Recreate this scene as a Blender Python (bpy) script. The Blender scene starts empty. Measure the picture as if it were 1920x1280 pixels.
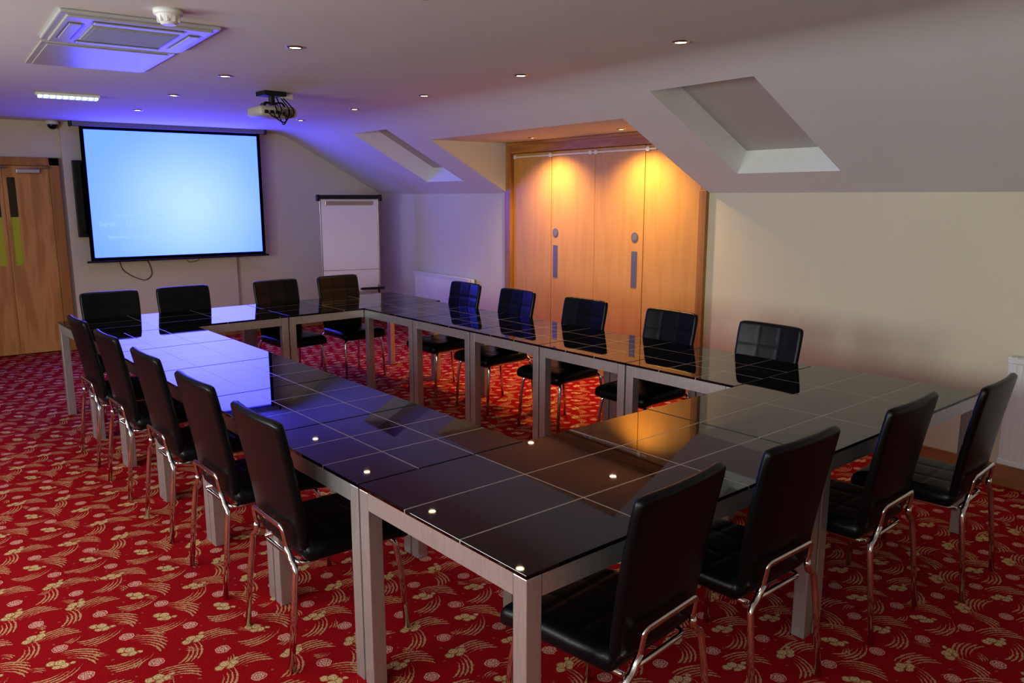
import bpy, bmesh, math, random
from mathutils import Vector, Matrix
random.seed(3)
scene = bpy.context.scene
COL = scene.collection
H_CEIL, H_KNEE, H_DORM = 2.52, 1.75, 2.277
XW, XC, XD = 5.10, 3.70, 4.151
YN, YS, XWEST = 10.20, -2.0, -2.3
ROT = math.radians(4.5)

# ------------------------------------------------------------------ node helper
class E:
    def __init__(s, nt, sock): s.nt, s.s = nt, sock
    def _m(s, op, *a, clamp=False):
        n = s.nt.nodes.new('ShaderNodeMath'); n.operation = op; n.use_clamp = clamp
        for i, x in enumerate((s,) + a):
            if isinstance(x, E): s.nt.links.new(x.s, n.inputs[i])
            else: n.inputs[i].default_value = float(x)
        return E(s.nt, n.outputs[0])
    def __add__(s, o): return s._m('ADD', o)
    def __radd__(s, o): return s._m('ADD', o)
    def __sub__(s, o): return s._m('SUBTRACT', o)
    def __rsub__(s, o): return (s * -1.0) + o
    def __mul__(s, o): return s._m('MULTIPLY', o)
    def __rmul__(s, o): return s._m('MULTIPLY', o)
    def __truediv__(s, o): return s._m('DIVIDE', o)
    def lt(s, o): return s._m('LESS_THAN', o)
    def gt(s, o): return s._m('GREATER_THAN', o)
    def fl(s): return s._m('FLOOR')
    def fr(s): return s._m('FRACT')
    def ab(s): return s._m('ABSOLUTE')
    def mx(s, o): return s._m('MAXIMUM', o)
    def mn(s, o): return s._m('MINIMUM', o)
    def sq(s): return s._m('SQRT')
    def sin(s): return s._m('SINE')
    def cos(s): return s._m('COSINE')
    def at2(s, o): return s._m('ARCTAN2', o)
    def step(s, a, b):
        n = s.nt.nodes.new('ShaderNodeMapRange'); n.interpolation_type = 'SMOOTHSTEP'
        s.nt.links.new(s.s, n.inputs[0]); n.inputs[1].default_value = a; n.inputs[2].default_value = b
        return E(s.nt, n.outputs[0])

def base_mat(name):
    m = bpy.data.materials.new(name); m.use_nodes = True
    nt = m.node_tree; b = nt.nodes['Principled BSDF']
    return m, nt, b
def coords(nt, kind='Object'):
    tc = nt.nodes.new('ShaderNodeTexCoord'); sp = nt.nodes.new('ShaderNodeSeparateXYZ')
    nt.links.new(tc.outputs[kind], sp.inputs[0])
    return tc.outputs[kind], E(nt, sp.outputs[0]), E(nt, sp.outputs[1]), E(nt, sp.outputs[2])
def noise(nt, vec, scale, detail=3, rough=.5, mapscale=None):
    if mapscale:
        mp = nt.nodes.new('ShaderNodeMapping'); mp.inputs['Scale'].default_value = mapscale
        nt.links.new(vec, mp.inputs[0]); vec = mp.outputs[0]
    n = nt.nodes.new('ShaderNodeTexNoise'); n.inputs['Scale'].default_value = scale
    n.inputs['Detail'].default_value = detail; n.inputs['Roughness'].default_value = rough
    nt.links.new(vec, n.inputs['Vector']); return E(nt, n.outputs[0])
def mixc(nt, f, a, b):
    n = nt.nodes.new('ShaderNodeMix'); n.data_type = 'RGBA'
    if isinstance(f, E): nt.links.new(f.s, n.inputs[0])
    else: n.inputs[0].default_value = f
    for i, x in ((6, a), (7, b)):
        if isinstance(x, tuple): n.inputs[i].default_value = (*x, 1)
        else: nt.links.new(x, n.inputs[i])
    return n.outputs[2]
def bump(nt, b, h, strength=.2, dist=.01):
    n = nt.nodes.new('ShaderNodeBump'); n.inputs['Strength'].default_value = strength
    n.inputs['Distance'].default_value = dist
    nt.links.new(h.s, n.inputs['Height']); nt.links.new(n.outputs[0], b.inputs['Normal'])

def simple(name, col, rough=.5, metal=0, nscale=30, var=.06, bmp=0, spec=None, coat=0, emis=None, estr=0, ior=None):
    m, nt, b = base_mat(name)
    vec, *_ = coords(nt)
    n = noise(nt, vec, nscale)
    c2 = tuple(min(1, c * (1 + var * 4)) for c in col); c1 = tuple(c * (1 - var * 2) for c in col)
    nt.links.new(mixc(nt, n, c1, c2), b.inputs['Base Color'])
    b.inputs['Roughness'].default_value = rough; b.inputs['Metallic'].default_value = metal
    if spec is not None: b.inputs['Specular IOR Level'].default_value = spec
    if ior: b.inputs['IOR'].default_value = ior
    if coat: b.inputs['Coat Weight'].default_value = coat
    if bmp: bump(nt, b, n, bmp)
    if emis:
        b.inputs['Emission Color'].default_value = (*emis, 1); b.inputs['Emission Strength'].default_value = estr
    return m

M = {}
M['wall'] = simple('painted_wall', (.69, .65, .48), .75, nscale=2, var=.015)
M['ceil'] = simple('painted_ceiling', (.69, .725, .69), .8, nscale=2, var=.015)
M['reveal'] = simple('window_reveal', (.88, .91, .86), .6, nscale=4, var=.01)
M['blind'] = simple('roof_blind', (.48, .46, .44), .8, nscale=6, var=.02)
M['leather'] = simple('black_leather', (.0035, .005, .0065), .30, nscale=220, var=.1, bmp=.08, spec=.30)
M['chrome'] = simple('chrome', (.70, .70, .72), .07, 1, nscale=5, var=.01)
M['black'] = simple('black_plastic', (.012, .012, .013), .45, nscale=40, var=.05)
M['tvglass'] = simple('dark_glass', (.006, .006, .008), .1, nscale=3)
M['white'] = simple('white_enamel', (.76, .78, .75), .35, nscale=10, var=.01)
M['cream'] = simple('cream_plastic', (.50, .48, .42), .4, nscale=10, var=.01)
M['grey'] = simple('grey_plastic', (.20, .20, .20), .45, nscale=10, var=.02)
M['silver'] = simple('satin_steel', (.52, .51, .48), .33, 1, nscale=8, var=.02)
M['plate'] = simple('dull_steel_plate', (.24, .24, .23), .5, .6, nscale=8, var=.02)
M['railm'] = simple('rail_white', (.75, .74, .70), .5, nscale=8, var=.02)
M['grille'] = simple('grille_plastic', (.38, .42, .36), .5, nscale=10, var=.02)
M['acwhite'] = simple('ac_white', (.46, .48, .48), .32, nscale=10, var=.01)
M['slot'] = simple('ac_slot', (.10, .10, .16), .3, nscale=10, var=.01)
M['paper'] = simple('whiteboard', (.88, .90, .88), .35, nscale=3, var=.01)
M['glow'] = simple('lamp_lens', (1, .9, .75), .3, emis=(1, .78, .52), estr=14)
M['yglass'] = simple('green_tinted_glass', (.30, .30, .03), .25, nscale=3, emis=(.5, .5, .05), estr=.10)
M['dglass'] = simple('dark_tinted_glass', (.03, .03, .01), .15, nscale=3)
M['pane'] = simple('daylight_pane', (.7, .8, .9), .2, emis=(.7, .85, 1), estr=1.2)
M['canvasblack'] = simple('screen_border', (.006, .006, .01), .6, nscale=20)

def metal_brushed():
    m, nt, b = base_mat('brushed_aluminium')
    vec, *_ = coords(nt)
    n = noise(nt, vec, 6, 5, .6, (40, 40, 1.5))
    nt.links.new(mixc(nt, n, (.44, .46, .465), (.70, .715, .715)), b.inputs['Base Color'])
    b.inputs['Metallic'].default_value = .75
    nt.links.new((n * .2 + .26).s, b.inputs['Roughness'])
    return m
M['alu'] = metal_brushed()

def wood(name, dark, light, axis='Z', rough=.38, con=1.0):
    m, nt, b = base_mat(name)
    vec, *_ = coords(nt)
    ms = {'Z': (5, 5, .5), 'Y': (5, .5, 5), 'X': (.5, 5, 5)}[axis]
    n1 = noise(nt, vec, 1.2, 3, .5, ms)
    rings = ((n1 * 30).sin() * .5 + .5)
    ms2 = tuple(x * 30 if x > 1 else x * 4 for x in ms)
    n2 = noise(nt, vec, 2.0, 3, .6, ms2)
    n3 = noise(nt, vec, .9, 2)
    f = rings * .30 * con + n2 * .45 + n3 * .35 - .05
    nt.links.new(mixc(nt, f.step(.05, .95), dark, light), b.inputs['Base Color'])
    b.inputs['Roughness'].default_value = rough
    return m
M['oak'] = wood('oak_veneer', (.56, .295, .075), (.74, .43, .135), con=.45, rough=.5)
M['oakdoor'] = wood('oak_door_veneer', (.44, .215, .06), (.70, .39, .13), con=1.3)
M['oakframe'] = wood('oak_frame', (.32, .15, .038), (.50, .255, .075))
M['oakH'] = wood('oak_header', (.28, .115, .026), (.52, .25, .065), 'Y', con=1.4)
M['skirt'] = wood('oak_skirting', (.25, .11, .04), (.42, .21, .08), 'Y')
M['skirtX'] = wood('oak_skirting_x', (.25, .11, .04), (.42, .21, .08), 'X')

def carpet():
    m, nt, b = base_mat('patterned_carpet')
    vec, X, Y, Z = coords(nt)
    wob = noise(nt, vec, 90, 2); wob2 = noise(nt, vec, 77, 2)
    X = X + (wob - .5) * .012
    Y = Y + (wob2 - .5) * .012
    def cell(S, ox, oy, ang=.25, jitter=1.0, base=0.0):
        u = (X * math.cos(ang) - Y * math.sin(ang)) / S + ox
        v = (X * math.sin(ang) + Y * math.cos(ang)) / S + oy
        iv = v.fl()
        u = u + iv * .5
        iu = u.fl()
        h = (((iu * 12.9898 + iv * 78.233).sin()) * 437.5).fr().ab()
        a = (h - .5) * jitter + base
        x = u.fr() - .5; y = v.fr() - .5
        ca, sa = a.cos(), a.sin()
        return (x * ca - y * sa), (x * sa + y * ca), h
    def arcs(x, y, cx, cy, r0, dr, n, a0, a1, w0=.8, stag=.12):
        dx, dy = x - cx, y - cy
        r = (dx * dx + dy * dy).sq(); ang = dy.at2(dx)
        bnd = (r - r0) / dr; k = bnd.fl(); f = (bnd.fr() - .5).ab()
        t = (ang - a0) / (a1 - a0) - k * stag
        w = (t * (1.0 - t)).mx(0).sq() * w0 * (1.2 - t)
        return f.lt(w) * bnd.gt(0) * bnd.lt(n) * t.gt(0.0) * t.lt(1.0)
    def disc(x, y, cx, cy, rx, ry):
        dx = (x - cx) / rx; dy = (y - cy) / ry
        return (dx * dx + dy * dy).sq()
    S = .235
    x, y, h = cell(S, 0, 0, jitter=1.4)
    A = arcs(x, y, -.22, -.52, .44, .064, 5, .70, 1.80, .66)
    x, y, h = cell(S, .46, .50, jitter=1.6, base=2.6)
    A2 = arcs(x, y, .20, -.45, .36, .066, 4, 1.20, 2.40, .64)
    x, y, h = cell(S, .5, .06, jitter=1.8)
    bl = None; edge = None
    for (cx, cy, rx, ry) in ((.20, .07, .05, .04), (-.11, .0, .085, .078), (.11, -.02, .09, .082), (.0, .05, .09, .082), (.03, -.085, .075, .05)):
        d = disc(x, y, cx, cy, rx, ry)
        i = d.lt(1); e = (d.gt(.80) * i).mx(d.gt(.36) * d.lt(.48))
        bl = i if bl is None else bl.mx(i)
        edge = e if edge is None else (edge * (1 - i)).mx(e)
    x, y, h = cell(S, .04, .56, jitter=1.0)
    d = disc(x, y, 0, 0, .12, .115)
    ang = y.at2(x)
    petal = ((ang * 5).cos() * .5 + .5)
    flr = (d.lt(1) * d.gt(.86)).mx(d.lt(.78) * (d * 2.2 + petal * .7).fr().lt(.66))
    x, y, h = cell(S * .37, .2, .3, .7, 3)
    dots = disc(x, y, h * .5 - .25, .1, .07, .05).lt(1) * h.gt(.3)
    x, y, h = cell(S * .8, .3, .1, 1.1, 6)
    leaf = arcs(x, y, 0, -.22, .20, .055, 3, 1.1, 2.1, .6) * h.gt(.3)
    fine = noise(nt, vec, 300, 2)
    fs = ((fine - .35) * 3.3).mx(0).mn(1)
    red = mixc(nt, fs, (.16, .002, .006), (.48, .007, .016))
    red = mixc(nt, dots, red, (.36, .11, .06))
    gold = mixc(nt, fs, (.24, .08, .035), (.76, .51, .28))
    c = mixc(nt, A.mx(A2).mx(leaf), red, gold)
    gold2 = mixc(nt, fs, (.40, .24, .10), (.88, .69, .40))
    c = mixc(nt, bl, c, gold2)
    c = mixc(nt, edge * .75, c, (.24, .05, .02))
    pale = mixc(nt, fs, (.50, .21, .18), (.86, .59, .50))
    c = mixc(nt, flr, c, pale)
    nt.links.new(c, b.inputs['Base Color'])
    b.inputs['Roughness'].default_value = .95
    b.inputs['Specular IOR Level'].default_value = .1
    bump(nt, b, fine, .5, .004)
    return m
M['carpet'] = carpet()

def tabletop(name, L, W):
    m, nt, b = base_mat(name)
    vec, X, Y, Z = coords(nt)
    lx = (X.ab() - L / 6).ab().lt(.0032); ly = (Y.ab() - W / 6).ab().lt(.0032)
    n = noise(nt, vec, 90, 3)
    f = lx.mx(ly)
    n2 = (n * .5 + .35) * f
    nt.links.new(mixc(nt, n2, (.0015, .0014, .0014), (.44, .41, .38)), b.inputs['Base Color'])
    nt.links.new((f * .25 + .025).s, b.inputs['Roughness'])
    b.inputs['IOR'].default_value = 1.65
    return m
M['top_sq'] = tabletop('black_glass_square', .76, .76)
M['top_big'] = tabletop('black_glass_large', 1.525, .88)

def screen_mat():
    m, nt, b = base_mat('projected_blue')
    vec, X, Y, Z = coords(nt)
    d = (X - .10) * (X - .10) * .8 + (Z + .15) * (Z + .15)
    f = d.sq().step(0.0, 1.1)
    n = noise(nt, vec, 2.0, 2)
    c = mixc(nt, f * .85 + n * .15, (.47, .70, 6.5), (.17, .38, 6.5))
    b.inputs['Base Color'].default_value = (.05, .05, .05, 1)
    b.inputs['Roughness'].default_value = .8
    nt.links.new(c, b.inputs['Emission Color']); b.inputs['Emission Strength'].default_value = 1.0
    return m
M['screen'] = screen_mat()
M['stext'] = simple('projected_text', (.05, .05, .05), .8, emis=(.33, .56, 6.5), estr=1.0)

def led_mat():
    m, nt, b = base_mat('led_diffuser')
    vec, X, Y, Z = coords(nt)
    f = ((X / .045).fr() - .5).ab().lt(.34) * ((Y / .04 + .5).fr() - .5).ab().lt(.36)
    nt.links.new(mixc(nt, f, (.16, .26, .50), (.60, .90, 1.1)), b.inputs['Emission Color'])
    b.inputs['Emission Strength'].default_value = 1.4
    return m
M['led'] = led_mat()

# ------------------------------------------------------------------ mesh helpers
def obj_from_bm(name, bm, mat, parent=None, smooth=False, loc=(0, 0, 0), rot=(0, 0, 0)):
    me = bpy.data.meshes.new(name); bmesh.ops.recalc_face_normals(bm, faces=bm.faces)
    bm.to_mesh(me); bm.free()
    for mm in (mat if isinstance(mat, list) else [mat]): me.materials.append(mm)
    if smooth:
        for p in me.polygons: p.use_smooth = True
    o = bpy.data.objects.new(name, me); COL.objects.link(o)
    if parent: o.parent = parent
    o.location = loc; o.rotation_euler = rot
    return o
def bbox(bm, x0, x1, y0, y1, z0, z1, bev=0, seg=2, mi=0):
    r = bmesh.ops.create_cube(bm, size=1)
    vs = r['verts']
    for v in vs:
        v.co = Vector(((x0 + x1) / 2 + v.co.x * (x1 - x0), (y0 + y1) / 2 + v.co.y * (y1 - y0), (z0 + z1) / 2 + v.co.z * (z1 - z0)))
    es = list({e for v in vs for e in v.link_edges})
    for f in {f for v in vs for f in v.link_faces}: f.material_index = mi
    if bev: bmesh.ops.bevel(bm, geom=es, offset=bev, segments=seg, affect='EDGES', profile=.5)
def box(name, dims, mat, parent=None, bev=0, seg=2, loc=(0, 0, 0), rot=(0, 0, 0)):
    bm = bmesh.new(); bbox(bm, *dims, bev=bev, seg=seg)
    return obj_from_bm(name, bm, mat, parent, False, loc, rot)
def cyl(bm, c, r, z0, z1, n=24, r2=None, axis='Z'):
    r2 = r if r2 is None else r2
    res = bmesh.ops.create_cone(bm, cap_ends=True, segments=n, radius1=r, radius2=r2, depth=abs(z1 - z0))
    for v in res['verts']:
        p = v.co.copy(); p.z += (z0 + z1) / 2
        if axis == 'Y': p = Vector((p.x, p.z, p.y))
        if axis == 'X': p = Vector((p.z, p.y, p.x))
        v.co = p + Vector(c)
def fillet(pts, rad, k=5):
    pts = [Vector(p) for p in pts]; out = [pts[0]]
    for i in range(1, len(pts) - 1):
        a, p, c = pts[i - 1], pts[i], pts[i + 1]
        r = min(rad, (a - p).length * .48, (c - p).length * .48)
        s = p + (a - p).normalized() * r; e = p + (c - p).normalized() * r
        for j in range(k + 1):
            t = j / k; out.append(s * (1 - t) ** 2 + p * 2 * t * (1 - t) + e * t * t)
    out.append(pts[-1]); return out
def sweep(bm, pts, rx, ry=None, n=12):
    ry = ry or rx
    pts = [Vector(p) for p in pts]; rings = []; N = None
    for i, p in enumerate(pts):
        t = (pts[min(i + 1, len(pts) - 1)] - pts[max(i - 1, 0)]).normalized()
        if N is None:
            N = t.orthogonal().normalized()
            if abs(t.z) > .5: N = (Vector((1, 0, 0)) - t * t.x).normalized()
        N = (N - t * N.dot(t)).normalized(); B = t.cross(N)
        rings.append([bm.verts.new(p + N * rx * math.cos(a) + B * ry * math.sin(a)) for a in [2 * math.pi * k / n for k in range(n)]])
    for a, b_ in zip(rings, rings[1:]):
        for k in range(n): bm.faces.new((a[k], a[(k + 1) % n], b_[(k + 1) % n], b_[k]))
    bm.faces.new(rings[0]); bm.faces.new(rings[-1])
def tube(name, pts, r, mat, parent=None, rad=.03, ry=None, n=12):
    bm = bmesh.new(); sweep(bm, fillet(pts, rad), r, ry, n)
    return obj_from_bm(name, bm, mat, parent, True)
def empty(name, label, cat, loc=(0, 0, 0), rz=0, group=None, kind=None):
    e = bpy.data.objects.new(name, None); e.empty_display_size = .1; COL.objects.link(e)
    e.location = loc; e.rotation_euler = (0, 0, rz)
    if kind: e['kind'] = kind
    e['label'] = label; e['category'] = cat
    if group: e['group'] = group
    return e
def struct(o, label, cat='room'):
    o['kind'] = 'structure'; o['label'] = label; o['category'] = cat; return o
def quad(bm, pts, mi=0):
    f = bm.faces.new([bm.verts.new(p) for p in pts]); f.material_index = mi; return f
def clone(thing, loc, rz):
    c = thing.copy(); COL.objects.link(c); c.location = loc; c.rotation_euler = (0, 0, rz)
    def rec(src, dst):
        for ch in src.children:
            k = ch.copy(); COL.objects.link(k); k.parent = dst; rec(ch, k)
    rec(thing, c); return c
def T(a, b): return (a * math.cos(ROT) - b * math.sin(ROT), a * math.sin(ROT) + b * math.cos(ROT), 0)

# ------------------------------------------------------------------ room shell
struct(box('floor', (XWEST - .1, XW + .2, YS - .1, YN + .1, -.05, 0), M['carpet']), 'red carpet with gold swirls, shells and rosettes', 'floor')
SLOPE = (H_CEIL - H_KNEE) / (XW - XC)
R0, R1 = XC - .21, XC + .21
def zs(x):
    if x <= R0: return H_CEIL
    if x < R1:
        t = (x - R0) / (R1 - R0)
        return H_CEIL * (1 - t * t) + t * t * (H_KNEE + (XW - R1) * SLOPE)
    return H_KNEE + (XW - x) * SLOPE
XD = XW - (H_DORM - H_KNEE) / SLOPE
D0, D1 = 4.37, 7.14
SKX = (3.915, 4.85); SK = [(3.06, 3.89), (7.65, 8.45)]
bm = bmesh.new()
ys = [YS, SK[0][0], SK[0][1], D0, D1, SK[1][0], SK[1][1], YN]
xs = sorted([XWEST] + [R0 + (R1 - R0) * i / 10 for i in range(11)] + [SKX[0], XD, SKX[1], XW])
for i in range(len(xs) - 1):
    for j in range(len(ys) - 1):
        xm, ym = (xs[i] + xs[i + 1]) / 2, (ys[j] + ys[j + 1]) / 2
        if any(a < ym < b for a, b in SK) and SKX[0] < xm < SKX[1]: continue
        if D0 < ym < D1 and xm > XD: continue
        a, b_ = xs[i], xs[i + 1]
        f = quad(bm, [(a, ys[j], zs(a)), (b_, ys[j], zs(b_)), (b_, ys[j + 1], zs(b_)), (a, ys[j + 1], zs(a))])
        f.smooth = R0 - .001 < xm < R1 + .001
quad(bm, [(XD, D0, H_DORM), (XW + .1, D0, H_DORM), (XW + .1, D1, H_DORM), (XD, D1, H_DORM)])
for y in (D0, D1):
    f = bm.faces.new([bm.verts.new(p) for p in ((XD, y, H_DORM), (XW, y, H_DORM), (XW, y, H_KNEE))])
bmesh.ops.remove_doubles(bm, verts=bm.verts, dist=.0005)
struct(obj_from_bm('ceiling', bm, M['ceil']), 'white painted ceiling sloping down over the low side wall', 'ceiling')
bm = bmesh.new()
bbox(bm, XW, XW + .12, YS, D0, 0, H_KNEE); bbox(bm, XW, XW + .12, D1, YN, 0, H_KNEE)
struct(obj_from_bm('wall_east', bm, M['wall']), 'low cream side wall under the sloped ceiling', 'wall')
bm = bmesh.new()
bbox(bm, XWEST, XW, YN, YN + .1, 0, H_CEIL)
bbox(bm, 1.24, 3.06, YN - .06, YN, 0, H_CEIL)
struct(obj_from_bm('wall_north', bm, M['wall']), 'cream end wall behind the projection screen', 'wall')
struct(box('wall_south', (XWEST, XW, YS - .1, YS, 0, H_CEIL), M['wall']), 'cream wall', 'wall')
bm = bmesh.new()
wins = [(-1.2, .6), (1.4, 3.2), (4.0, 5.8)]
yy = YS
for a, b_ in wins:
    bbox(bm, XWEST - .1, XWEST, yy, a, 0, H_CEIL)
    bbox(bm, XWEST - .1, XWEST, a, b_, 0, .9); bbox(bm, XWEST - .1, XWEST, a, b_, 2.2, H_CEIL); yy = b_
bbox(bm, XWEST - .1, XWEST, yy, YN, 0, H_CEIL)
struct(obj_from_bm('wall_west', bm, M['wall']), 'cream wall with daylight windows', 'wall')
nrm = Vector((.482, 0, .876)).normalized()
for i, (y0, y1) in enumerate(SK):
    dd = .19
    bm = bmesh.new()
    P = [Vector((SKX[0], y0, zs(SKX[0]))), Vector((SKX[1], y0, zs(SKX[1]))), Vector((SKX[1], y1, zs(SKX[1]))), Vector((SKX[0], y1, zs(SKX[0])))]
    Q = [p + nrm * dd for p in P]
    for k in range(4): quad(bm, [P[k], P[(k + 1) % 4], Q[(k + 1) % 4], Q[k]])
    w = struct(obj_from_bm(f'window_{i+1}', bm, M['reveal']), 'recessed roof window in the sloped ceiling with a closed grey blind', 'window')
    bm = bmesh.new(); quad(bm, Q)
    obj_from_bm('blind', bm, M['blind'], w)
for i, (a, b_) in enumerate(wins):
    bm = bmesh.new()
    bbox(bm, XWEST - .09, XWEST - .03, a, b_, .9, .95); bbox(bm, XWEST - .09, XWEST - .03, a, b_, 2.15, 2.2)
    for y in (a, (a + b_) / 2 - .025, b_ - .05): bbox(bm, XWEST - .09, XWEST - .03, y, y + .05, .95, 2.15)
    w = struct(obj_from_bm(f'window_{i+3}', bm, M['white']), 'white framed window with daylight', 'window')
    bm = bmesh.new(); bbox(bm, XWEST - .085, XWEST - .08, a, b_, .93, 2.17)
    obj_from_bm('pane', bm, M['pane'], w)
bm = bmesh.new(); bbox(bm, XW - .018, XW, YS, D0 - .05, 0, .13, bev=.004); bbox(bm, XW - .018, XW, D1 + .05, YN, 0, .13, bev=.004)
struct(obj_from_bm('baseboard_east', bm, M['skirt']), 'stained wooden skirting board', 'baseboard')
bm = bmesh.new(); bbox(bm, 1.24, 3.06, YN - .078, YN - .06, 0, .13, bev=.004); bbox(bm, 3.06, XW, YN - .018, YN, 0, .13, bev=.004)
struct(obj_from_bm('baseboard_north', bm, M['skirtX']), 'stained wooden skirting board', 'baseboard')

# dormer doors
HL = 2.165
bm = bmesh.new()
bbox(bm, XW - .035, XW + .08, D1 - .085, D1 + .02, 0, H_DORM - .002, bev=.004)
bbox(bm, XW - .035, XW + .08, D0 - .01, D0 + .065, 0, H_KNEE + .02, bev=.004)
bbox(bm, XW - .02, XW + .08, D0, D0 + .065, H_KNEE, H_DORM - .002)
struct(obj_from_bm('trim_1', bm, M['oakframe']), 'oak door frame posts', 'door frame')
bm = bmesh.new()
bbox(bm, XW - .03, XW + .08, D0 + .066, D1 - .086, HL, H_DORM - .002, bev=.004)
bbox(bm, XW - .045, XW - .03, D0 + .03, D1 - .02, H_DORM - .03, H_DORM - .002, bev=.003)
struct(obj_from_bm('trim_2', bm, M['oakH']), 'oak door header', 'door frame')
la, lb = D0 + .068, D1 - .088
lw = (lb - la) / 4
for i in range(4):
    y0, y1 = la + i * lw + .004, la + (i + 1) * lw - .004
    if i == 1: y1 += .002
    if i == 2: y0 -= .002
    d = empty(f'door_{i+1}', 'oak veneered folding door leaf under warm downlights', 'door', (XW + .005, (y0 + y1) / 2, 0), 0, 'oak folding doors', 'structure')
    h = (y1 - y0) / 2
    box('door_leaf', (0, .045, -h, h, .01, HL - .003), M['oak'], d, bev=.003)
    if i in (1, 2):
        hy = (h - .07) if i == 2 else (-h + .10)
        bm = bmesh.new(); cyl(bm, (0, hy, 1.36), .044, -.004, .004, 28, axis='X')
        obj_from_bm('flush_pull', bm, M['plate'], d)
        bm = bmesh.new(); cyl(bm, (-.001, hy, 1.36), .032, -.005, .004, 28, axis='X')
        obj_from_bm('pull_recess', bm, M['grey'], d)
        box('push_plate', (-.004, 0, hy - .036, hy + .036, .91, 1.235), M['plate'], d, bev=.0015)
bm = bmesh.new()
bbox(bm, XW - .012, XW + .004, 4.95, la + 4 * lw - .02, HL - .048, HL - .032, bev=.003)
for y in (5.05, 5.8, 5.72, 6.4, 7.0): bbox(bm, XW - .018, XW + .004, y - .02, y + .02, HL - .058, HL - .02, bev=.003)
struct(obj_from_bm('trim_3', bm, M['railm']), 'pale sliding rail along the door tops', 'door rail')
struct(box('gap_shade_sheet', (XW + .052, XW + .08, D0, D1, 0, H_DORM), M['black']), 'black sheet standing in for shade in the door gaps', 'door frame')  # black sheet behind the leaves, painted-in shade for the gaps

# entrance double door
dd_y = YN - .05
bm = bmesh.new()
bbox(bm, 1.10, 1.20, dd_y - .03, YN, 0, 2.13, bev=.005); bbox(bm, -.42, 1.20, dd_y - .03, YN, 2.045, 2.13, bev=.005)
bbox(bm, -.42, -.32, dd_y - .03, YN, 0, 2.045, bev=.005)
struct(obj_from_bm('trim_4', bm, M['oakframe']), 'oak frame around the entrance doors', 'door frame')
def swing(idx, x0, x1, px0, px1, cx):
    d = empty(f'door_{idx}', 'oak entrance door with a narrow green glass pane', 'door', ((x0 + x1) / 2, dd_y, 0), 0, 'entrance doors', 'structure')
    c = (x0 + x1) / 2
    bm = bmesh.new()
    bbox(bm, x0 - c, px0 - c, 0, .044, .01, 2.04); bbox(bm, px1 - c, x1 - c, 0, .044, .01, 2.04)
    bbox(bm, px0 - c, px1 - c, 0, .044, .01, .98); bbox(bm, px0 - c, px1 - c, 0, .044, 1.92, 2.04)
    obj_from_bm('door_leaf', bm, M['oakdoor'], d)
    box('glass_pane', (px0 - c, px1 - c, .018, .026, .98, 1.50), M['yglass'], d)
    box('glass_pane', (px0 - c, px1 - c, .018, .026, 1.50, 1.92), M['dglass'], d)
    box('door_closer', (cx - c - .11, cx - c + .11, -.05, 0, 1.96, 2.01), M['silver'], d, bev=.008)
    bm = bmesh.new(); sweep(bm, fillet([(cx - c + .08, -.03, 2.012), (cx - c + .2, -.09, 2.015), (cx - c + .1, -.03, 2.06)], .01), .008, .004, 6)
    obj_from_bm('closer_arm', bm, M['grey'], d, True)
swing(5, .66, 1.098, .70, .775, .90)
swing(6, -.318, .657, .545, .62, .50)

# ------------------------------------------------------------------ tables
def make_table(L, W, mat, label, group):
    t = empty('meeting_table', label, 'table', (0, 0, 0), 0, group)
    bm = bmesh.new(); bbox(bm, -L / 2 + .001, L / 2 - .001, -W / 2 + .001, W / 2 - .001, .737, .75, bev=.002, seg=2)
    obj_from_bm('table_top', bm, mat, t)
    bm = bmesh.new(); g = .004; th = .022
    z0, z1 = .672, .7365
    bbox(bm, -L / 2 + .06, L / 2 - .06, -W / 2 + g, -W / 2 + g + th, z0, z1); bbox(bm, -L / 2 + .06, L / 2 - .06, W / 2 - g - th, W / 2 - g, z0, z1)
    bbox(bm, -L / 2 + g, -L / 2 + g + th, -W / 2 + .06, W / 2 - .06, z0, z1); bbox(bm, L / 2 - g - th, L / 2 - g, -W / 2 + .06, W / 2 - .06, z0, z1)
    obj_from_bm('apron', bm, M['alu'], t)
    me = None
    for sx in (-1, 1):
        for sy in (-1, 1):
            x, y = sx * (L / 2 - .031), sy * (W / 2 - .031)
            if me is None:
                bm = bmesh.new(); bbox(bm, -.028, .028, -.028, .028, 0, .736, bev=.003)
                o = obj_from_bm('leg', bm, M['alu'], t); me = o.data
            else:
                o = bpy.data.objects.new('leg', me); COL.objects.link(o); o.parent = t
            o.location = (x, y, 0)
    return t
G1 = 'tables arranged in a hollow rectangle'
LX0, LX1 = 1.285, 2.045; RX0, RX1 = 3.515, 4.275; NY0, NY1 = 1.457, 2.337; FY0, FY1 = 6.165, 7.045
sq = make_table(.76, .76, M['top_sq'], 'square black glass table with brushed aluminium legs', G1)
bigt = make_table(1.525, .88, M['top_big'], 'long black glass table with inlaid lines and aluminium legs', G1)
first = True
for i in range(5):
    y = NY1 + .003 + .3825 + i * .7655
    for x in ((LX0 + LX1) / 2, (RX0 + RX1) / 2):
        if first: sq.location = T(x, y); sq.rotation_euler = (0, 0, ROT); first = False
        else: clone(sq, T(x, y), ROT)
bp = [(1.285 + .7625, 1.897), (2.815 + .7625, 1.897), (1.285 + .7625, 6.61), (2.815 + .7625, 6.61)]
bigt.location = T(*bp[0]); bigt.rotation_euler = (0, 0, ROT)
for p in bp[1:]: clone(bigt, T(*p), ROT)

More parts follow.
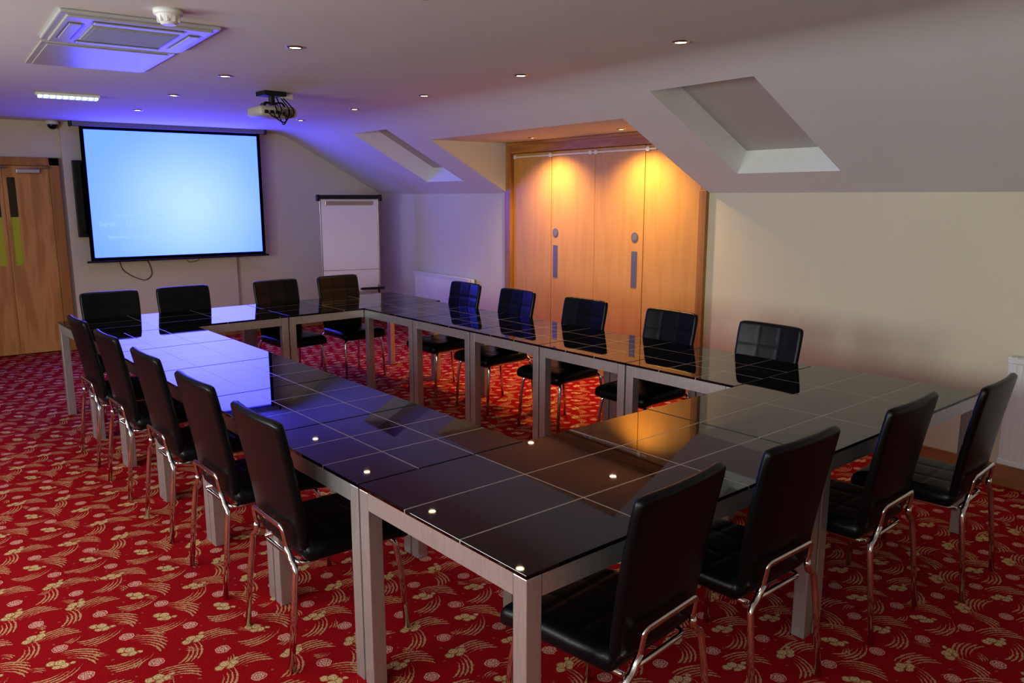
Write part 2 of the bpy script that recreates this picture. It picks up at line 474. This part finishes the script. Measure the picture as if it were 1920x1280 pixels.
# ------------------------------------------------------------------ chairs
def pad(W, Hh, Tk, nc, nr, mapf, front_groove=.0025, N=48, Mn=44, a=.05, margin=0.0):
    bm = bmesh.new(); F = {}; Bk = {}
    def sp(t):
        return .55 * t + .45 * math.sin(t * math.pi / 2)
    for i in range(N + 1):
        for j in range(Mn + 1):
            u = sp(-1 + 2 * i / N); v = sp(-1 + 2 * j / Mn)
            x = u * (1 - a * abs(v) ** 12); y = v * (1 - a * abs(u) ** 12)
            d = min((1 - abs(u)) * W / 2, (1 - abs(v)) * Hh / 2); re = Tk * .55
            q = 1 - min(d / re, 1); h = Tk / 2 * math.sqrt(max(0, 1 - q * q))
            gr = 0
            for k in range(1, nc): gr = max(gr, math.exp(-((u - (-1 + 2 * k / nc)) * W / 2 / .006) ** 2))
            for k in range(1, nr): gr = max(gr, math.exp(-((v - (-1 + 2 * k / nr)) * Hh / 2 / .006) ** 2))
            cell = abs(math.sin(math.pi * (u + 1) / 2 * nc)) * abs(math.sin(math.pi * (v + 1) / 2 * nr))
            fo = h - gr * front_groove * (h / (Tk / 2)) + .001 * cell ** .5 * (h / (Tk / 2))
            xx, yy_ = x * W / 2, y * Hh / 2
            if i in (0, N) or j in (0, Mn):
                F[i, j] = Bk[i, j] = bm.verts.new(mapf(xx, yy_, 0, u, v))
            else:
                F[i, j] = bm.verts.new(mapf(xx, yy_, fo, u, v)); Bk[i, j] = bm.verts.new(mapf(xx, yy_, -h, u, v))
    for i in range(N):
        for j in range(Mn):
            for D in (F, Bk):
                vs = [D[i, j], D[i + 1, j], D[i + 1, j + 1], D[i, j + 1]]
                try: bm.faces.new(vs)
                except ValueError: pass
    return bm
ch = empty('meeting_chair', 'black quilted leather chair with chrome legs', 'chair', group='chairs around the meeting tables')
def mapback(x, y, n, u, v):
    s = (v + 1) / 2
    zc = .70 + y * .995
    yc = -.205 - .085 * s ** 1.3 + .018 * abs(u) ** 2.2
    sl = -.085 * 1.3 * max(s, .02) ** .3 / .5
    nn = Vector((0, 1, -sl)).normalized()
    x = x * (1 - .07 * (1 - s) ** 1.5)
    return Vector((x, yc, zc)) + nn * n
obj_from_bm('backrest', pad(.45, .515, .034, 3, 4, mapback, a=.04), M['leather'], ch, True)
def mapseat(x, y, n, u, v):
    fr = max(0, v) ** 3
    return Vector((x * (1 + .02 * v), .025 + y, .437 - .018 * fr + n))
obj_from_bm('seat', pad(.455, .45, .080, 3, 3, mapseat, a=.05), M['leather'], ch, True)
br = [(-.155, -.232, .420), (-.138, -.238, .46), (-.134, -.250, .535), (.134, -.250, .535), (.138, -.238, .46), (.155, -.232, .420)]
tube('back_bracket', br, .012, M['chrome'], ch, rad=.02, ry=.007)
tube('seat_frame', [(-.16, -.20, .388), (-.16, .17, .388), (.16, .17, .388), (.16, -.20, .388), (-.12, -.20, .388)], .009, M['chrome'], ch, rad=.03)
for sx in (-1, 1):
    tube('leg', [(sx * .137, -.237, .462), (sx * .158, -.232, .415), (sx * .198, -.232, .395), (sx * .205, -.245, .28), (sx * .21, -.272, .0)], .0118, M['chrome'], ch, rad=.035)
    tube('leg', [(sx * .14, .12, .388), (sx * .19, .185, .395), (sx * .203, .205, .28), (sx * .21, .225, .0)], .0118, M['chrome'], ch, rad=.05)
r = math.radians
places = [(1.385, 2.77, -90), (1.40, 3.47, -90), (1.41, 4.21, -90), (1.41, 4.96, -90), (1.42, 5.70, -90)]
for y in (2.66, 3.42, 4.23, 5.03, 5.75): places.append((4.06, y, 90))
places += [(1.715, 1.58, 4), (2.36, 1.57, 0), (3.12, 1.55, 1), (3.74, 1.46, 4)]
places += [(1.68, 6.83, 178), (2.27, 6.83, 180), (3.13, 6.82, 183), (3.76, 6.82, 180)]
for k, (a, b_, d) in enumerate(places):
    rz = r(d + random.uniform(-1.5, 1.5)) + ROT
    if k == 0: ch.location = T(a, b_); ch.rotation_euler = (0, 0, rz)
    else: clone(ch, T(a, b_), rz)

# ------------------------------------------------------------------ projection screen
SY = 10.0
s = empty('projection_screen', 'pull-down projection screen lit plain blue with black border', 'projection screen', (2.40, SY, 1.75))
box('screen_case', (-1.06, 1.04, -.045, .05, .72, .79), M['grey'], s, bev=.012)
box('end_cap', (-1.085, -1.06, -.05, .055, .715, .795), M['black'], s, bev=.008)
box('end_cap', (1.04, 1.065, -.05, .055, .715, .795), M['black'], s, bev=.008)
box('wall_bracket', (-1.0, -.96, .05, .139, .74, .78), M['black'], s)
box('wall_bracket', (.5, .54, .05, .139, .74, .78), M['black'], s)
bm = bmesh.new(); quad(bm, [(-.99, 0, -.745), (.985, 0, -.745), (.985, 0, .725), (-.99, 0, .725)]); 
bmesh.ops.solidify(bm, geom=bm.faces[:], thickness=.002)
obj_from_bm('canvas', bm, M['canvasblack'], s)
bm = bmesh.new(); quad(bm, [(-.95, -.004, -.71), (.945, -.004, -.71), (.945, -.004, .69), (-.95, -.004, .69)])
obj_from_bm('projected_image', bm, M['screen'], s)
bm = bmesh.new(); sweep(bm, [(-1.03, 0, -.755), (1.02, 0, -.755)], .012, .012, 10)
obj_from_bm('weight_bar', bm, M['black'], s)
def text(body, size, x, z, parent, mat, yoff=-.007):
    c = bpy.data.curves.new('txt', 'FONT'); c.body = body; c.size = size; c.extrude = .0005
    o = bpy.data.objects.new('tmp', c); COL.objects.link(o)
    bpy.context.view_layer.update()
    me = bpy.data.meshes.new_from_object(o.evaluated_get(bpy.context.evaluated_depsgraph_get()))
    bpy.data.objects.remove(o)
    n = bpy.data.objects.new('screen_text', me); COL.objects.link(n); me.materials.clear(); me.materials.append(mat)
    n.parent = parent; n.location = (x, yoff, z); n.rotation_euler = (math.pi / 2, 0, 0)
text('Computer1 : Searching', .055, -.72, -.26, s, M['stext'])
text('(Auto)', .085, -.60, -.36, s, M['stext'])
text('Signal :', .075, -.88, -.36, s, M['stext'])
text('Searching input signal', .055, -.80, -.50, s, M['stext'])

tv = empty('television', 'black flat television behind the projection screen', 'television', (2.0, YN - .06, 1.69))
box('tv_casing', (-.68, .68, -.065, -.02, -.42, .42), M['black'], tv, bev=.008)
box('tv_panel', (-.65, .65, -.0665, -.06, -.39, .39), M['tvglass'], tv)
box('wall_bracket', (-.2, .2, -.02, 0, -.2, .2), M['black'], tv)
cb = tube('hanging_cable', [(1.72, YN - .067, .98), (1.74, YN - .075, .88), (1.84, YN - .075, .80), (1.98, YN - .075, .74), (2.06, YN - .075, .80), (2.05, YN - .075, .90), (2.0, YN - .07, 1.02)], .004, M['black'], None, rad=.06, n=6)
cb['label'] = 'thin black cable looping down the end wall'; cb['category'] = 'cable'
cb2 = tube('hanging_cable', [(2.45, YN - .067, 1.02), (2.47, YN - .075, .93), (2.6, YN - .075, .95), (2.62, YN - .067, 1.05)], .003, M['black'], None, rad=.04, n=6)
cb2['label'] = 'short black cable below the screen'; cb2['category'] = 'cable'

dc = empty('dome_camera', 'small dark dome security camera by the ceiling', 'security camera', (1.17, 10.08, H_CEIL))
bm = bmesh.new(); cyl(bm, (0, 0, 0), .065, -.04, 0, 28, r2=.06); obj_from_bm('camera_base', bm, M['white'], dc, True)
bm = bmesh.new(); bmesh.ops.create_uvsphere(bm, u_segments=24, v_segments=14, radius=.05)
for v in bm.verts: v.co.z = v.co.z * .95 - .045
obj_from_bm('camera_dome', bm, M['tvglass'], dc, True)

# ------------------------------------------------------------------ projector
p = empty('ceiling_projector', 'cream video projector hung from a black ceiling mount', 'projector', (2.25, 6.32, H_CEIL), r(6))
box('ceiling_plate', (-.09, .09, -.08, .08, -.035, 0), M['black'], p, bev=.005)
bm = bmesh.new(); cyl(bm, (0, 0, 0), .022, -.10, -.03, 16)
for a in range(4):
    an = a * math.pi / 2 + .6
    sweep(bm, fillet([(0, 0, -.085), (.09 * math.cos(an), .09 * math.sin(an), -.085), (.11 * math.cos(an), .11 * math.sin(an), -.115)], .02), .010, .005, 8)
obj_from_bm('mount_arm', bm, M['black'], p)
box('cable_box', (.07, .17, -.03, .05, -.05, -.005), M['white'], p, bev=.006)
bm = bmesh.new(); bbox(bm, -.155, .155, -.125, .125, -.195, -.115, bev=.028, seg=4)
obj_from_bm('projector_body', bm, M['cream'], p, True)
bm = bmesh.new()
for k in range(7): bbox(bm, .03 + k * .014, .036 + k * .014, -.127, -.12, -.185, -.135)
for k in range(3): bbox(bm, -.12 + k * .045, -.09 + k * .045, -.128, -.12, -.175, -.15)
obj_from_bm('rear_ports', bm, M['black'], p)
bm = bmesh.new(); cyl(bm, (-.07, 0, -.155), .035, .10, .15, 24, axis='Y'); obj_from_bm('projector_lens', bm, M['tvglass'], p, True)
for k, (x0, x1, dz) in enumerate(((-.1, .02, .0), (-.05, .09, -.03), (.0, .13, .01), (.04, -.03, -.045))):
    tube('cable', [(x0, -.125, -.16), (x0, -.16, -.18 + dz), ((x0 + x1) / 2, -.17, -.22 + dz), (x1, -.14, -.15), (x1 * .5, -.07, -.05)], .005, M['black'], p, rad=.05, n=6)

# ------------------------------------------------------------------ ceiling items
ac = empty('air_conditioner', 'white ceiling cassette air conditioner with central grille', 'air conditioner', (.88, 4.43, H_CEIL))
a0 = .34; b0 = .375
bm = bmesh.new()
bbox(bm, -a0, a0, -b0, b0, -.018, 0, bev=.007); bbox(bm, -a0 + .03, a0 - .03, -b0 + .03, b0 - .03, -.028, -.016, bev=.006)
obj_from_bm('ac_panel', bm, M['acwhite'], ac)
bm = bmesh.new(); bbox(bm, -.19, .19, -.20, .20, -.033, -.025, bev=.004)
for k in range(18): bbox(bm, -.175, .175, -.185 + k * .0212, -.176 + k * .0212, -.036, -.032)
obj_from_bm('intake_grille', bm, M['grille'], ac)
for (x0, x1, y0, y1) in ((-.20, .20, .235, .30), (-.20, .20, -.30, -.235), (-.29, -.225, -.22, .22), (.225, .29, -.22, .22)):
    box('air_slot', (x0, x1, y0, y1, -.0295, -.025), M['slot'], ac)
    box('air_flap', (x0 + .008, x1 - .008, y0 + .012, y1 - .012, -.035, -.029), M['acwhite'], ac, bev=.002)
ap = empty('access_panel', 'flat white hinged service panel in the ceiling', 'ceiling panel', (.89, 5.36, H_CEIL))
bm = bmesh.new(); bbox(bm, -.33, .33, -.42, .42, -.008, 0, bev=.003); obj_from_bm('panel_frame', bm, M['acwhite'], ap)
box('panel_door', (-.30, .30, -.39, .39, -.014, -.008), M['acwhite'], ap, bev=.003)
sd = empty('smoke_detector', 'round white smoke detector on the ceiling', 'smoke detector', (.93, 3.84, H_CEIL))
bm = bmesh.new(); cyl(bm, (0, 0, 0), .060, -.022, 0, 32, r2=.062); obj_from_bm('detector_base', bm, M['white'], sd, True)
bm = bmesh.new(); cyl(bm, (0, 0, 0), .040, -.05, -.02, 32, r2=.052); cyl(bm, (0, 0, 0), .03, -.062, -.05, 32, r2=.04)
for k in range(10):
    an = k * math.pi / 5; bbox(bm, .044 * math.cos(an) - .004, .044 * math.cos(an) + .004, .044 * math.sin(an) - .004, .044 * math.sin(an) + .004, -.052, -.025)
obj_from_bm('detector_head', bm, M['white'], sd)
el = empty('emergency_light', 'slim bright white emergency light on the ceiling', 'emergency light', (.99, 7.40, H_CEIL))
box('light_housing', (-.225, .225, -.055, .055, -.02, 0), M['white'], el, bev=.006)
box('light_diffuser', (-.21, .21, -.042, .042, -.038, -.02), M['led'], el, bev=.006)

def downlight(x, y, z, power, col, size, grp, blend=.6):
    d = empty('ceiling_downlight', 'small round chrome-rimmed recessed downlight, lit warm', 'downlight', (x, y, z), 0, grp)
    bm = bmesh.new()
    n = 28; pr = [(.030, -.002), (.036, -.008), (.044, -.006), (.048, 0)]
    rings = [[bm.verts.new((rr * math.cos(2 * math.pi * k / n), rr * math.sin(2 * math.pi * k / n), zz)) for k in range(n)] for rr, zz in pr]
    for A, B in zip(rings, rings[1:]):
        for k in range(n): bm.faces.new((A[k], A[(k + 1) % n], B[(k + 1) % n], B[k]))
    obj_from_bm('trim_ring', bm, M['silver'], d, True)
    bm = bmesh.new(); cyl(bm, (0, 0, 0), .030, -.004, -.001, 24); obj_from_bm('lamp_lens', bm, M['glow'], d)
    L = bpy.data.lights.new('downlight_lamp', 'SPOT'); L.energy = power; L.color = col; L.spot_size = size; L.spot_blend = blend; L.shadow_soft_size = .03
    o = bpy.data.objects.new('downlight_lamp', L); COL.objects.link(o); o.parent = d; o.location = (0, 0, -.012)
k = (H_CEIL - 1.73) / .72
for (X, Y) in [(2.99, 2.77), (3.01, 4.08), (3.03, 5.30), (3.013, 6.46), (3.02, 7.70), (1.56, 2.71), (1.55, 3.98), (1.556, 5.16), (1.535, 6.35), (1.54, 7.62)]:
    downlight(X * k, Y * k, H_CEIL, 12, (1, .78, .54), r(110), 'recessed ceiling downlights')
for (X, Y) in [(4.77, 6.28), (4.77, 5.05)]:
    downlight(X, Y, H_DORM, 95, (1, .62, .20), r(138), 'recessed ceiling downlights', .8)

# ------------------------------------------------------------------ radiators
def radiator(y0, y1, z0, z1, valve_y):
    L = y1 - y0; Hh = z1 - z0
    R = empty('radiator', 'white ribbed panel radiator on the low wall', 'radiator', (XW - .02, (y0 + y1) / 2, z0), 0, 'white panel radiators')
    bm = bmesh.new(); n = int(L / .036); prev = None
    prof = []
    for i in range(n):
        a = -L / 2 + .02 + i * (L - .04) / n; w = (L - .04) / n
        prof += [(a, .002), (a + w * .2, .008), (a + w * .7, .008), (a + w * .9, .002)]
    prof.append((L / 2 - .02, .002))
    for (yy, xx) in prof:
        c = [bm.verts.new((-.065 - xx, yy, .03)), bm.verts.new((-.065 - xx, yy, Hh - .03))]
        if prev: bm.faces.new((prev[0], c[0], c[1], prev[1]))
        prev = c
    bbox(bm, -.065, -.01, -L / 2, L / 2, .0, Hh, bev=.006)
    bbox(bm, -.075, -.063, -L / 2, L / 2, 0, .03, bev=.004); bbox(bm, -.075, -.063, -L / 2, L / 2, Hh - .03, Hh, bev=.004)
    obj_from_bm('radiator_panel', bm, M['white'], R)
    bm = bmesh.new(); m_ = int(L / .03)
    bbox(bm, -.08, -.005, -L / 2, L / 2, Hh - .002, Hh + .006, bev=.002)
    for i in range(m_): bbox(bm, -.07, -.015, -L / 2 + .012 + i * .03, -L / 2 + .018 + i * .03, Hh + .004, Hh + .009)
    obj_from_bm('top_grille', bm, M['white'], R)
    box('wall_bracket', (-.012, .019, -L / 2 + .1, L / 2 - .1, .08, Hh - .08), M['white'], R)
    bm = bmesh.new()
    vy = valve_y - (y0 + y1) / 2; vz = Hh - .06
    cyl(bm, (-.04, vy, 0), .022, vz, vz + .07, 16); cyl(bm, (-.04, vy, 0), .008, -z0, .04, 10)
    bbox(bm, -.05, -.03, min(vy, vy + .03) , max(vy, vy) + .03, vz - .01, vz + .01)
    obj_from_bm('thermostat_valve', bm, M['white'], R)
radiator(7.80, 9.12, .16, .76, 7.77)
radiator(.95, 2.00, .16, .80, .92)

# ------------------------------------------------------------------ flip chart
fc = empty('flip_chart_easel', 'white flip chart board on a tripod easel with black clamp', 'flip chart', (4.28, 9.42, 0), r(-12))
bm = bmesh.new(); bbox(bm, -.355, .355, 0, .02, .80, 1.68, bev=.002); obj_from_bm('board', bm, M['paper'], fc)
bm = bmesh.new()
for x in (-.372, .357): bbox(bm, x, x + .015, -.006, .025, .55, 1.70, bev=.003)
bbox(bm, -.357, .357, .002, .018, .794, .80)
obj_from_bm('board_frame', bm, M['silver'], fc)
bm = bmesh.new(); bbox(bm, -.40, .40, -.03, .03, 1.685, 1.735, bev=.01)
bbox(bm, -.41, -.37, -.035, .035, 1.66, 1.74, bev=.008); bbox(bm, .37, .41, -.035, .035, 1.66, 1.74, bev=.008)
obj_from_bm('paper_clamp', bm, M['black'], fc)
bm = bmesh.new(); bbox(bm, -.30, .30, -.012, 0, 1.61, 1.66, bev=.004); obj_from_bm('clamp_bar', bm, M['silver'], fc)
bm = bmesh.new(); bbox(bm, -.355, .355, .001, .014, .52, .794, bev=.002); obj_from_bm('lower_panel', bm, M['paper'], fc)
bm = bmesh.new(); bbox(bm, .10, .40, -.08, 0, .545, .56, bev=.004); bbox(bm, .10, .40, -.08, -.072, .555, .575, bev=.002); obj_from_bm('pen_tray', bm, M['black'], fc)
tube('leg', [(-.34, .012, .60), (-.38, -.12, 0)], .013, M['silver'], fc)
tube('leg', [(.34, .012, .60), (.38, -.12, 0)], .013, M['silver'], fc)
tube('leg', [(0, .03, 1.45), (0, .45, 0)], .013, M['silver'], fc)

# ------------------------------------------------------------------ lights
def area(name, loc, rot, sx, sy, e, col):
    L = bpy.data.lights.new(name, 'AREA'); L.shape = 'RECTANGLE'; L.size = sx; L.size_y = sy; L.energy = e; L.color = col
    o = bpy.data.objects.new(name, L); COL.objects.link(o); o.location = loc; o.rotation_euler = rot
for (a, b_), e_ in zip(wins, (42, 48, 50)):
    area('window_daylight', (XWEST + .02, (a + b_) / 2, 1.55), (0, r(-90), 0), 1.2, b_ - a - .1, e_, (.95, 1, .95))
# added violet lamp before the emissive canvas, widens its glow on the ceiling
area('added_screen_glow', (2.40, SY - .015, 1.745), (r(-90), 0, 0), 1.88, 1.38, 18, (.19, .10, 1))
w = bpy.data.worlds.new('world'); scene.world = w; w.use_nodes = True
w.node_tree.nodes['Background'].inputs[0].default_value = (.5, .6, .8, 1); w.node_tree.nodes['Background'].inputs[1].default_value = .2

scene.view_settings.view_transform = 'Standard'
try: scene.view_settings.look = 'Medium High Contrast'
except Exception: pass
scene.view_settings.exposure = 0
# ------------------------------------------------------------------ camera
cam = bpy.data.cameras.new('camera'); co = bpy.data.objects.new('camera', cam); COL.objects.link(co)
co.location = (0, 0, 1.73); co.rotation_euler = (r(90 - 10.38), 0, r(-35.8))
cam.sensor_width = 36; cam.lens = 1495 / 1920 * 36; cam.clip_start = .05
scene.camera = co
